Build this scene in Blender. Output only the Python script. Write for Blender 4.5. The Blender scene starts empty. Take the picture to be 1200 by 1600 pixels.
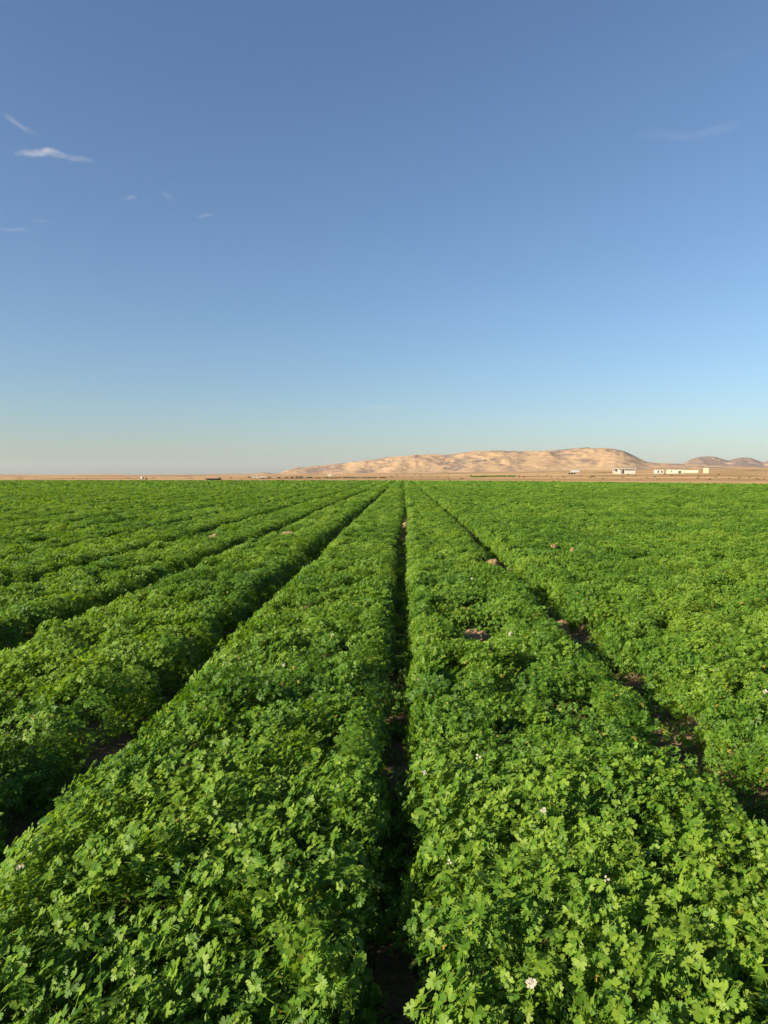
import bpy, bmesh, math, random
import numpy as np
from mathutils import Vector, Matrix, Euler

R = math.radians
scene = bpy.context.scene
COL = scene.collection

# ------------------------------------------------------------------ camera
CAM_H = 1.55
YAW = R(1.65)            # turned a little left of the furrows
PITCH = R(3.0)           # tilted a little down
F = 1110.0               # focal length in pixels of the 1200x1600 photograph
cam_d = bpy.data.cameras.new('camera')
cam_d.sensor_fit = 'HORIZONTAL'
cam_d.sensor_width = 36.0
cam_d.lens = F / 1200.0 * 36.0
cam_d.clip_start = 0.05
cam_d.clip_end = 60000
cam = bpy.data.objects.new('camera', cam_d)
cam.location = (0, 0, CAM_H)
cam.rotation_euler = (R(90) - PITCH, 0, YAW)
COL.objects.link(cam)
scene.camera = cam

# ------------------------------------------------------------------ sky, sun, exposure
SUN_EL = R(23.5)
SUN_AZ = R(240)          # clockwise from +Y: behind the camera, to the left
SUN_DIR = Vector((math.sin(SUN_AZ) * math.cos(SUN_EL), math.cos(SUN_AZ) * math.cos(SUN_EL), math.sin(SUN_EL)))
world = bpy.data.worlds.new('World')
scene.world = world
world.use_nodes = True
wn = world.node_tree
bg = wn.nodes['Background']
sky = wn.nodes.new('ShaderNodeTexSky')
sky.sky_type = 'NISHITA'
sky.sun_disc = False
sky.sun_elevation = SUN_EL
sky.sun_rotation = SUN_AZ
sky.altitude = 200
sky.air_density = 1.2
sky.dust_density = 0.75
sky.ozone_density = 6.0
hs = wn.nodes.new('ShaderNodeHueSaturation')
hs.inputs['Saturation'].default_value = 0.95
wn.links.new(sky.outputs['Color'], hs.inputs['Color'])
wn.links.new(hs.outputs['Color'], bg.inputs['Color'])
bg.inputs['Strength'].default_value = 0.061

sun_d = bpy.data.lights.new('sun', 'SUN')
sun_d.energy = 5.0
sun_d.angle = R(0.53)
sun_d.color = (1.0, 0.87, 0.68)
sun = bpy.data.objects.new('sun', sun_d)
sun.rotation_euler = (-SUN_DIR).to_track_quat('-Z', 'Y').to_euler()
sun.location = SUN_DIR * 100
COL.objects.link(sun)

scene.view_settings.view_transform = 'Standard'
scene.view_settings.look = 'None'
scene.view_settings.gamma = 1.0
scene.view_settings.use_curve_mapping = False
scene.view_settings.exposure = 1.22
scene.render.engine = 'CYCLES'
scene.cycles.max_bounces = 6
scene.cycles.diffuse_bounces = 3
scene.cycles.glossy_bounces = 2
scene.cycles.transmission_bounces = 3
scene.cycles.transparent_max_bounces = 12
scene.cycles.volume_bounces = 0
scene.cycles.caustics_reflective = False
scene.cycles.caustics_refractive = False

# ------------------------------------------------------------------ helpers
rng = np.random.default_rng(11)
random.seed(11)


def tag(o, label=None, cat=None, group=None, kind=None):
    if label: o['label'] = label
    if cat: o['category'] = cat
    if group: o['group'] = group
    if kind: o['kind'] = kind
    return o


def link(name, me, mat=None, parent=None, loc=None):
    o = bpy.data.objects.new(name, me)
    if mat is not None and me is not None and len(me.materials) == 0:
        me.materials.append(mat)
    if parent is not None:
        o.parent = parent
    if loc is not None:
        o.location = loc
    COL.objects.link(o)
    return o


def mesh(name, V, Fc, smooth=False):
    me = bpy.data.meshes.new(name)
    me.from_pydata([tuple(v) for v in V], [], [tuple(f) for f in Fc])
    if smooth:
        me.polygons.foreach_set('use_smooth', [True] * len(me.polygons))
    me.update()
    return me


def fast_mesh(name, V, T, smooth=False):
    """triangles or quads from numpy arrays"""
    V = np.asarray(V, np.float32); T = np.asarray(T, np.int32)
    n = T.shape[1]
    me = bpy.data.meshes.new(name)
    me.vertices.add(len(V)); me.vertices.foreach_set('co', V.ravel())
    me.loops.add(T.size); me.loops.foreach_set('vertex_index', T.ravel())
    me.polygons.add(len(T))
    me.polygons.foreach_set('loop_start', np.arange(0, T.size, n, dtype=np.int32))
    if smooth:
        me.polygons.foreach_set('use_smooth', np.ones(len(T), bool))
    me.update(calc_edges=True)
    me.validate()
    return me


def boxes(name, bl, bevel=0.0):
    """list of (x0,x1,y0,y1,z0,z1) in one mesh"""
    bm = bmesh.new()
    for (x0, x1, y0, y1, z0, z1) in bl:
        m = Matrix.Translation(((x0+x1)/2, (y0+y1)/2, (z0+z1)/2)) @ Matrix.Diagonal((x1-x0, y1-y0, z1-z0, 1))
        bmesh.ops.create_cube(bm, size=1, matrix=m)
    if bevel:
        bmesh.ops.bevel(bm, geom=bm.edges[:], offset=bevel, segments=1, affect='EDGES')
    me = bpy.data.meshes.new(name); bm.to_mesh(me); bm.free()
    return me


_perm = np.random.default_rng(3).random((256, 256))


def vnoise(x, y, seed=0):
    """smooth value noise in -1..1, vectorised"""
    x = np.asarray(x, float) + seed * 17.31; y = np.asarray(y, float) + seed * 9.77
    xi = np.floor(x).astype(int); yi = np.floor(y).astype(int)
    fx = x - xi; fy = y - yi
    fx = fx*fx*(3-2*fx); fy = fy*fy*(3-2*fy)
    a = _perm[xi & 255, yi & 255]; b = _perm[(xi+1) & 255, yi & 255]
    c = _perm[xi & 255, (yi+1) & 255]; d = _perm[(xi+1) & 255, (yi+1) & 255]
    return ((a*(1-fx)+b*fx)*(1-fy) + (c*(1-fx)+d*fx)*fy)*2-1


def fbm(x, y, oct=4, seed=0, ridged=False):
    s = 0; a = 1; t = 0
    for i in range(oct):
        n = vnoise(x*2**i, y*2**i, seed+i*3)
        if ridged: n = 1-2*np.abs(n)
        s = s + a*n; t += a; a *= .5
    return s/t


def smooth(t):
    t = np.clip(t, 0, 1)
    return t*t*(3-2*t)


# pixel of the 1200x1600 photograph -> direction of the sight line
CR = cam.rotation_euler.to_matrix()


def ray(px, py):
    return (CR @ Vector(((px-600)/F, -(py-800)/F, -1))).normalized()


# ------------------------------------------------------------------ materials
def new_mat(name):
    m = bpy.data.materials.new(name); m.use_nodes = True
    nt = m.node_tree
    for n in list(nt.nodes): nt.nodes.remove(n)
    out = nt.nodes.new('ShaderNodeOutputMaterial')
    return m, nt, out


def N(nt, kind, **kw):
    n = nt.nodes.new(kind)
    for k, v in kw.items():
        if k in ('operation', 'blend_type', 'data_type', 'attribute_name', 'noise_dimensions', 'interpolation', 'feature', 'vector_type'):
            setattr(n, k, v)
        else:
            n.inputs[k].default_value = v
    return n


def ramp(nt, fac, stops):
    r = nt.nodes.new('ShaderNodeValToRGB')
    el = r.color_ramp.elements
    while len(el) < len(stops): el.new(0.5)
    for e, (p, c) in zip(el, stops):
        e.position = p; e.color = (*c, 1) if len(c) == 3 else c
    nt.links.new(fac, r.inputs['Fac'])
    return r.outputs['Color']


def noise(nt, vec, scale, detail=4, rough=0.55):
    n = nt.nodes.new('ShaderNodeTexNoise')
    n.inputs['Scale'].default_value = scale; n.inputs['Detail'].default_value = detail
    n.inputs['Roughness'].default_value = rough
    if vec is not None: nt.links.new(vec, n.inputs['Vector'])
    return n.outputs['Fac']


def mapping(nt, vec, scale):
    m = nt.nodes.new('ShaderNodeMapping'); m.inputs['Scale'].default_value = scale
    nt.links.new(vec, m.inputs['Vector'])
    return m.outputs['Vector']


def mixc(nt, fac, a, b, blend='MIX'):
    m = nt.nodes.new('ShaderNodeMix'); m.data_type = 'RGBA'; m.blend_type = blend
    for s, v in ((m.inputs['Factor'], fac), (m.inputs['A'], a), (m.inputs['B'], b)):
        if hasattr(v, 'links') or isinstance(v, bpy.types.NodeSocket): nt.links.new(v, s)
        elif isinstance(v, (int, float)): s.default_value = v
        else: s.default_value = (*v, 1)
    # colour sockets of the Mix node
    return m.outputs['Result']


def mixcol(nt, fac, a, b, blend='MIX'):
    m = nt.nodes.new('ShaderNodeMixRGB'); m.blend_type = blend
    for s, v in ((m.inputs[0], fac), (m.inputs[1], a), (m.inputs[2], b)):
        if isinstance(v, bpy.types.NodeSocket): nt.links.new(v, s)
        elif isinstance(v, (int, float)): s.default_value = v
        else: s.default_value = (*v, 1)
    return m.outputs[0]


def position(nt):
    return nt.nodes.new('ShaderNodeNewGeometry').outputs['Position']


def leaf_material(name, dark, mid, light, rough=0.5, trans=0.45, spec=0.22):
    m, nt, out = new_mat(name)
    oi = nt.nodes.new('ShaderNodeObjectInfo')
    pos = position(nt)
    isl = nt.nodes.new('ShaderNodeNewGeometry').outputs['Random Per Island']
    big = noise(nt, pos, 0.55, 3)
    small = noise(nt, pos, 9.0, 2)
    add = N(nt, 'ShaderNodeMath', operation='MULTIPLY_ADD'); nt.links.new(oi.outputs['Random'], add.inputs[0]); add.inputs[1].default_value = 0.28
    nt.links.new(big, add.inputs[2])
    add2 = N(nt, 'ShaderNodeMath', operation='MULTIPLY_ADD'); nt.links.new(small, add2.inputs[0]); add2.inputs[1].default_value = 0.35
    nt.links.new(add.outputs[0], add2.inputs[2])
    add3 = N(nt, 'ShaderNodeMath', operation='MULTIPLY_ADD'); nt.links.new(isl, add3.inputs[0]); add3.inputs[1].default_value = 0.42
    nt.links.new(add2.outputs[0], add3.inputs[2])
    col = ramp(nt, add3.outputs[0], [(0.55, dark), (0.95, mid), (1.35/1.0 if False else 1.0, light)])
    # spread 0.55..1.45 into the ramp
    mr = nt.nodes.new('ShaderNodeMapRange'); mr.inputs['From Min'].default_value = 0.70; mr.inputs['From Max'].default_value = 1.32
    nt.links.new(add3.outputs[0], mr.inputs['Value'])
    col = ramp(nt, mr.outputs['Result'], [(0.0, dark), (0.5, mid), (1.0, light)])
    ge = N(nt, 'ShaderNodeMath', operation='GREATER_THAN'); nt.links.new(isl, ge.inputs[0]); ge.inputs[1].default_value = 0.988
    col = mixcol(nt, ge.outputs[0], col, (0.30, 0.26, 0.04))
    p = nt.nodes.new('ShaderNodeBsdfPrincipled')
    p.inputs['Roughness'].default_value = rough
    p.inputs['Specular IOR Level'].default_value = spec
    nt.links.new(col, p.inputs['Base Color'])
    t = nt.nodes.new('ShaderNodeBsdfTranslucent')
    tc = mixcol(nt, 1.0, col, (1.55, 1.45, 0.55), 'MULTIPLY')
    nt.links.new(tc, t.inputs['Color'])
    mx = nt.nodes.new('ShaderNodeMixShader'); mx.inputs[0].default_value = trans
    nt.links.new(p.outputs[0], mx.inputs[1]); nt.links.new(t.outputs[0], mx.inputs[2])
    nt.links.new(mx.outputs[0], out.inputs['Surface'])
    return m


def plain_material(name, col, rough=0.85, vary=0.25, scale=3.0, bump=0.0, stretch=(1, 1, 1)):
    m, nt, out = new_mat(name)
    co = nt.nodes.new('ShaderNodeTexCoord').outputs['Object']
    n = noise(nt, mapping(nt, co, stretch), scale, 5, 0.6)
    c = ramp(nt, n, [(0.25, tuple(x*(1-vary) for x in col)), (0.75, tuple(min(1, x*(1+vary)) for x in col))])
    p = nt.nodes.new('ShaderNodeBsdfPrincipled'); p.inputs['Roughness'].default_value = rough
    p.inputs['Specular IOR Level'].default_value = 0.25
    nt.links.new(c, p.inputs['Base Color'])
    if bump:
        b = nt.nodes.new('ShaderNodeBump'); b.inputs['Strength'].default_value = bump
        nt.links.new(n, b.inputs['Height']); nt.links.new(b.outputs[0], p.inputs['Normal'])
    nt.links.new(p.outputs[0], out.inputs['Surface'])
    return m


M_LEAF = leaf_material('coriander_leaf', (0.042, 0.106, 0.011), (0.095, 0.202, 0.016), (0.200, 0.302, 0.030))
M_STEM = leaf_material('coriander_stem', (0.07, 0.14, 0.03), (0.10, 0.19, 0.04), (0.14, 0.22, 0.06), trans=0.15)
M_PETAL = plain_material('white_petal', (0.37, 0.33, 0.26), 0.6, 0.15, 200)
M_DRY = plain_material('dry_leaf', (0.38, 0.22, 0.08), 0.8, 0.4, 30)
M_BUSH = leaf_material('olive_bush', (0.050, 0.068, 0.022), (0.085, 0.10, 0.034), (0.12, 0.13, 0.05), trans=0.15)
M_TWIG = plain_material('twig_bark', (0.14, 0.10, 0.07), 0.9, 0.3, 8)
M_WHITE = plain_material('white_render', (0.46, 0.42, 0.32), 0.8, 0.08, 0.5)
M_CREAM = plain_material('cream_render', (0.44, 0.38, 0.25), 0.8, 0.08, 0.5)
M_GREY = plain_material('grey_blockwork', (0.36, 0.34, 0.30), 0.9, 0.15, 0.6)
M_DARK = plain_material('dark_interior', (0.035, 0.033, 0.030), 0.9, 0.2, 1)
M_ROOF = plain_material('white_roof_sheet', (0.50, 0.48, 0.42), 0.45, 0.05, 0.4)
M_ROOF_GREY = plain_material('grey_roof_sheet', (0.20, 0.20, 0.20), 0.6, 0.1, 0.4)
M_TANK = plain_material('white_tank', (0.52, 0.51, 0.46), 0.4, 0.05, 0.7)


def soil_material(name, dark, light, pale):
    m, nt, out = new_mat(name)
    pos = position(nt)
    a = noise(nt, pos, 1.3, 5); b = noise(nt, pos, 22, 6, 0.65); c = noise(nt, pos, 110, 3)
    mixn = N(nt, 'ShaderNodeMath', operation='MULTIPLY_ADD'); nt.links.new(b, mixn.inputs[0]); mixn.inputs[1].default_value = 0.7; nt.links.new(a, mixn.inputs[2])
    mr = nt.nodes.new('ShaderNodeMapRange'); mr.inputs['From Min'].default_value = 0.55; mr.inputs['From Max'].default_value = 1.15
    nt.links.new(mixn.outputs[0], mr.inputs['Value'])
    col = ramp(nt, mr.outputs['Result'], [(0.0, dark), (0.55, light), (1.0, pale)])
    p = nt.nodes.new('ShaderNodeBsdfPrincipled'); p.inputs['Roughness'].default_value = 0.95; p.inputs['Specular IOR Level'].default_value = 0.1
    nt.links.new(col, p.inputs['Base Color'])
    h = N(nt, 'ShaderNodeMath', operation='MULTIPLY_ADD'); nt.links.new(c, h.inputs[0]); h.inputs[1].default_value = 0.35; nt.links.new(b, h.inputs[2])
    bp = nt.nodes.new('ShaderNodeBump'); bp.inputs['Strength'].default_value = 0.8; bp.inputs['Distance'].default_value = 0.03
    nt.links.new(h.outputs[0], bp.inputs['Height']); nt.links.new(bp.outputs[0], p.inputs['Normal'])
    nt.links.new(p.outputs[0], out.inputs['Surface'])
    return m


M_SOIL = soil_material('sandy_soil', (0.062, 0.042, 0.025), (0.140, 0.096, 0.055), (0.33, 0.23, 0.13))


def plain_sand_material():
    m, nt, out = new_mat('desert_sand')
    pos = position(nt)
    band = noise(nt, mapping(nt, pos, (0.0035, 0.022, 0)), 1.0, 6, 0.62)
    fine = noise(nt, mapping(nt, pos, (0.03, 0.12, 0)), 1.0, 5, 0.65)
    warm = noise(nt, mapping(nt, pos, (0.002, 0.003, 0)), 1.0, 3)
    s = N(nt, 'ShaderNodeMath', operation='MULTIPLY_ADD'); nt.links.new(fine, s.inputs[0]); s.inputs[1].default_value = 0.55; nt.links.new(band, s.inputs[2])
    mr = nt.nodes.new('ShaderNodeMapRange'); mr.inputs['From Min'].default_value = 0.66; mr.inputs['From Max'].default_value = 0.92
    nt.links.new(s.outputs[0], mr.inputs['Value'])
    col = ramp(nt, mr.outputs['Result'], [(0.0, (0.11, 0.068, 0.031)), (0.25, (0.25, 0.155, 0.070)), (0.5, (0.41, 0.262, 0.115)), (1.0, (0.52, 0.35, 0.165))])
    col = mixcol(nt, warm, col, mixcol(nt, 1.0, col, (1.0, 0.93, 0.88), 'MULTIPLY'))
    p = nt.nodes.new('ShaderNodeBsdfPrincipled'); p.inputs['Roughness'].default_value = 0.95; p.inputs['Specular IOR Level'].default_value = 0.1
    nt.links.new(col, p.inputs['Base Color'])
    nt.links.new(p.outputs[0], out.inputs['Surface'])
    return m


M_SAND = plain_sand_material()


def hill_material(name, sand, sand2, rock, rock2, scale, bias):
    """wind-blown sand between outcrops of dark rock; 'rock' is a mesh attribute"""
    m, nt, out = new_mat(name)
    pos = position(nt)
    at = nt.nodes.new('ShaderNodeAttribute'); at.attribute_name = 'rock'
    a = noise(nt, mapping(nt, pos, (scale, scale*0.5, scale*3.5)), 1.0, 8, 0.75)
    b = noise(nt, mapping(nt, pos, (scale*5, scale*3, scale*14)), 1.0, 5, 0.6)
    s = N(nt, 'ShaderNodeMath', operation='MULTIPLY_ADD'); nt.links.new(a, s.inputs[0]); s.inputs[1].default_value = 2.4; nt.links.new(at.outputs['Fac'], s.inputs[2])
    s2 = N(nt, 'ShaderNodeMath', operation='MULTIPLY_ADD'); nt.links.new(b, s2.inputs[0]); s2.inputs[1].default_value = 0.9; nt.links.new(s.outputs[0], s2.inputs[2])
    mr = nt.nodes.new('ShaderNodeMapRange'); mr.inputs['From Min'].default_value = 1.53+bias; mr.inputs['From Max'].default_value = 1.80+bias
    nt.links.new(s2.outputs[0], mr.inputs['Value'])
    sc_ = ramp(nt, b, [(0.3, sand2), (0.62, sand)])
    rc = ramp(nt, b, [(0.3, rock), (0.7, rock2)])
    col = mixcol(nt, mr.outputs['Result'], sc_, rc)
    p = nt.nodes.new('ShaderNodeBsdfPrincipled'); p.inputs['Roughness'].default_value = 0.95; p.inputs['Specular IOR Level'].default_value = 0.1
    nt.links.new(col, p.inputs['Base Color'])
    nt.links.new(p.outputs[0], out.inputs['Surface'])
    return m


M_HILL = hill_material('hill_sand_and_rock', (0.43, 0.285, 0.150), (0.37, 0.243, 0.132), (0.13, 0.098, 0.078), (0.25, 0.175, 0.118), 0.021, 0.0)
M_DARKHILL = hill_material('dark_hill_rock', (0.42, 0.29, 0.175), (0.36, 0.25, 0.155), (0.155, 0.115, 0.085), (0.24, 0.175, 0.13), 0.012, -0.27)

# ------------------------------------------------------------------ terrain
P_AZ = np.array([-400., 0, 300, 500, 700, 900, 1100, 1300, 1700])
P_D = np.array([0., 160, 450, 700, 1100, 1600, 2600, 6000, 14000])
P_Z = np.array([
    [0, 0, -1.0, -1.7, -1.3, -0.2, 1.0, 2.0, 2.0],
    [0, 0, -1.0, -1.7, -1.3, -0.2, 1.0, 2.0, 2.0],
    [0, 0, -1.0, -1.7, -1.2, 0.0, 1.5, 2.0, 2.0],
    [0, 0, -0.8, -1.0, 0.5, 3.5, 8.0, 8.0, 4.0],
    [0, 0, -0.4, 0.4, 2.8, 6.5, 12., 10., 5.0],
    [0, 0, 0.0, 2.2, 6.0, 10.5, 18., 16., 8.0],
    [0, 0, 0.5, 3.3, 8.5, 14.5, 24., 24., 12.],
    [0, 0, 0.5, 3.8, 9.5, 15.5, 26., 26., 13.],
    [0, 0, 0.5, 3.8, 9.5, 15.5, 26., 26., 13.]])


def terrain_z(x, y):
    x = np.asarray(x, float); y = np.asarray(y, float)
    d = np.hypot(x, y)
    th = np.arctan2(x, np.maximum(y, 1e-3))
    px = 632+F*np.tan(np.clip(th, -0.9, 0.78))
    px = np.where(y <= 0, np.where(x < 0, -400, 1700), px)
    i = np.clip(np.searchsorted(P_AZ, px)-1, 0, len(P_AZ)-2)
    t = np.clip((px-P_AZ[i])/(P_AZ[i+1]-P_AZ[i]), 0, 1)
    j = np.clip(np.searchsorted(P_D, d)-1, 0, len(P_D)-2)
    u = np.clip((d-P_D[j])/(P_D[j+1]-P_D[j]), 0, 1)
    z = (P_Z[i, j]*(1-t)+P_Z[i+1, j]*t)*(1-u)+(P_Z[i, j+1]*(1-t)+P_Z[i+1, j+1]*t)*u
    k = smooth((d-170)/300)
    z = z + k*(0.35*fbm(x/90, y/30, 4, 5)+0.9*smooth((d-500)/800)*fbm(x/260, y/90, 3, 8))
    return z


def build_ground():
    radii = np.concatenate([[0.0], np.geomspace(3, 150, 26), np.geomspace(156, 2600, 150), np.geomspace(2700, 26000, 26)])
    az = np.concatenate([np.linspace(-36, 36, 300), np.linspace(40, 320, 60)])
    az = np.radians(az)
    rr, aa = np.meshgrid(radii[1:], az, indexing='ij')
    x = rr*np.sin(aa); y = rr*np.cos(aa)
    z = terrain_z(x, y)
    V = np.concatenate([[[0, 0, 0]], np.stack([x, y, z], -1).reshape(-1, 3)])
    nr, na = rr.shape
    q = []
    I = 1+np.arange(nr*na).reshape(nr, na)
    a = I[:-1]; b = I[1:]
    q = np.stack([a, np.roll(a, -1, 1), np.roll(b, -1, 1), b], -1).reshape(-1, 4)[:, ::-1]
    t = np.stack([np.zeros(na, int), np.roll(I[0], -1), I[0]], -1)[:, ::-1]
    tri = np.concatenate([q[:, [0, 1, 2]], q[:, [0, 2, 3]], t])
    me = fast_mesh('ground', V, tri[:, ::-1] if False else tri, smooth=True)
    o = link('ground', me, M_SAND)
    me.calc_loop_triangles()
    if me.polygons[0].normal.z < 0: me.flip_normals()
    tag(o, kind='structure')
    return o


build_ground()


def spot(px, py, d0=150, d1=2500):
    """the point of the plain seen at a pixel"""
    r = ray(px, py)
    h = math.hypot(r.x, r.y)
    ds = np.linspace(d0, d1, 3000)
    x = r.x/h*ds; y = r.y/h*ds; zr = CAM_H+r.z/h*ds
    g = terrain_z(x, y)
    k = np.argmax(g >= zr) if (g >= zr).any() else len(ds)-1
    return Vector((x[k], y[k], g[k])), ds[k]


# ------------------------------------------------------------------ hills
def hill(name, prof, dist, front, back, mat, foot, seed, amp=1.0, extent=(0, 1200), nx=420, ny=110, rockbias=0.0, sil=2.0):
    """heightfield whose skyline follows the ridge seen in the photograph, at its own distance and with its own depth"""
    px = np.array([p[0] for p in prof], float); py = np.array([p[1] for p in prof], float)
    th = np.arctan((px-600)/F) + 0.0
    us = np.linspace(extent[0], extent[1], nx)
    ridge = np.interp(us, px, py) + 0.35*fbm(us/9, us*0, 3, seed)
    ang = np.array([math.atan2(ray(u, 742).x, ray(u, 742).y) for u in us])
    sl = np.array([ray(u, v).z/math.hypot(ray(u, v).x, ray(u, v).y) for u, v in zip(us, ridge)])
    x_line = dist*np.tan(ang)
    Dl = dist + 120*fbm(us/120, us*0, 3, seed+4)            # the crest wanders to and fro
    Zr = CAM_H+sl*np.hypot(x_line, Dl)
    t = np.linspace(0, 1, ny)
    V = []
    # parameter: 0 foot in front, 0.72 crest, 1 foot behind
    tc = 0.74
    X = np.zeros((ny, nx)); Y = np.zeros((ny, nx)); Z = np.zeros((ny, nx)); K = np.zeros((ny, nx))
    for j, tt in enumerate(t):
        if tt <= tc:
            s = tt/tc
            Y[j] = Dl-front*(1-s)
        else:
            s = 1-(tt-tc)/(1-tc)
            Y[j] = Dl+back*(1-s)
        X[j] = Y[j]*np.tan(ang)
        base = terrain_z(X[j], Y[j])-foot*(1-s)
        hgt = np.maximum(Zr-base, 0.5)
        shp = s**1.25*0.55+smooth(np.array(s))*0.45
        Z[j] = base+hgt*shp
        w = (4*s*(1-s))**0.8
        gul = fbm(X[j]/110+0.25*fbm(X[j]/60, Y[j]/60, 2, seed+9), Y[j]/330, 5, seed+1, ridged=True)
        ter = fbm(X[j]/300, Y[j]/140, 4, seed+2)
        Z[j] += amp*w*(gul*0.20+ter*0.20)*np.minimum(hgt, 60)*min(1, s*2.2)
        Z[j] += amp*w*(2.6*fbm(X[j]/38, Y[j]/46, 4, seed+6)+1.2*fbm(X[j]/13, Y[j]/20, 2, seed+7))
        r = 0.22*ter+0.45*np.clip(-gul, -1, 1)+rockbias
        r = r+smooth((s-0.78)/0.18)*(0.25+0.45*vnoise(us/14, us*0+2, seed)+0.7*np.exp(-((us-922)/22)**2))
        K[j] = r
    V = np.stack([X, Y, Z], -1).reshape(-1, 3)
    I = np.arange(ny*nx).reshape(ny, nx)
    q = np.stack([I[:-1, :-1], I[:-1, 1:], I[1:, 1:], I[1:, :-1]], -1).reshape(-1, 4)
    me = fast_mesh(name, V, q, smooth=True)
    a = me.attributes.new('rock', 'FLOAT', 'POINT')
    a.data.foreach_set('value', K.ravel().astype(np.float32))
    o = link(name, me, mat)
    tag(o, kind='structure')
    return o


MAIN = [(330, 744), (380, 741.8), (395, 741), (405, 738.8), (415, 738.5), (425, 740), (438, 739.5), (450, 734.5), (462, 731.5), (500, 727.5), (560, 721), (600, 716),
        (640, 712), (648, 711), (660, 712), (700, 710), (740, 706.5), (770, 706), (800, 706), (850, 704), (880, 702), (905, 699.8), (918, 699), (930, 701),
        (945, 702), (960, 702.5), (975, 706), (990, 713), (1000, 718), (1010, 722), (1030, 724.3), (1060, 725.5), (1100, 727), (1160, 731), (1220, 734)]
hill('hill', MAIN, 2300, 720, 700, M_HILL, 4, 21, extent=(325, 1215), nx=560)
RIGHT = [(1020, 733), (1050, 729), (1065, 725.5), (1075, 719.5), (1082, 716.5), (1090, 714), (1105, 713), (1118, 714), (1130, 717.5), (1138, 719.5), (1145, 717.5), (1158, 715), (1172, 716),
         (1185, 720.5), (1192, 722.5), (1200, 720.5), (1215, 718), (1240, 724), (1280, 730)]
hill('hill', RIGHT, 2900, 480, 500, M_DARKHILL, 6, 33, extent=(1015, 1280), nx=220, rockbias=0.12)
LEFT = [(-140, 742), (-60, 741.2), (0, 741.6), (60, 741), (100, 742), (140, 740.6), (185, 740.4), (205, 742), (216, 744), (232, 744.8), (255, 743.6), (300, 742.6), (350, 742.2), (400, 743), (440, 744)]
hill('hill', LEFT, 4300, 1100, 500, M_HILL, 5, 47, extent=(-140, 440), nx=260, amp=0.6, rockbias=-0.05)

# ------------------------------------------------------------------ the field
SP = 1.48                                   # spacing of the furrows
FIELD_FAR = 142.0


def field_far(x):
    """far edge of the crop; on the right it comes towards the camera"""
    x = np.asarray(x, float)
    return np.where(x > 14, FIELD_FAR-(x-14)*1.60, FIELD_FAR)


def gap_x(k, y):
    """centre line of furrow k (k may be an array)"""
    k = np.asarray(k, float); y = np.asarray(y, float)
    near = 1-smooth((y-1)/9)
    return k*SP - 0.01 + np.where(k == 1, 0.35, 1.0)*(0.022*np.sin(y*0.33+k*2.1) + 0.04*vnoise(y*0.09, k*3.7, 4)) - 0.02*near + np.where(k == -1, 0.09, np.where(k == 1, -0.04, 0.0))*near


# bare patches: x, y, radius, stretch along the light
HEAPS = [(0.63, 6.2, 0.15, 0.185, 'patch of bare reddish brown soil in the bed right of the centre furrow'),
         (1.36, 11.0, 0.12, 0.255, 'bright patch of bare sandy soil beside the right-hand furrow, farther of two'),
         (1.38, 6.2, 0.07, 0.29, 'small patch of bare sandy soil beside the right-hand furrow, nearer of two'),
         (2.62, 12.5, 0.09, 0.35, 'pale patch of bare soil in the crop beyond the right-hand furrow'),
         (2.78, 11.8, 0.05, 0.35, 'tiny pale spot of bare soil just right of the patch beyond the right-hand furrow'),
         (-2.57, 15.7, 0.20, 0.29, 'wide pale patch of bare soil in the left rows, nearer the centre'),
         (-4.0, 14.7, 0.16, 0.31, 'pale patch of bare soil in the left rows, farther to the left'),
         (-1.24, 17.4, 0.12, 0.30, 'small patch of bare soil in the upper left furrow'),
         (0.02, 18.8, 0.10, 0.29, 'small patch of bare soil in the centre furrow, far up')]
HOLES = [(h[0], h[1], h[2]*1.15, 1.5) for h in HEAPS]
_L = (-math.sin(SUN_AZ), -math.cos(SUN_AZ))   # direction the light travels on the ground


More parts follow.
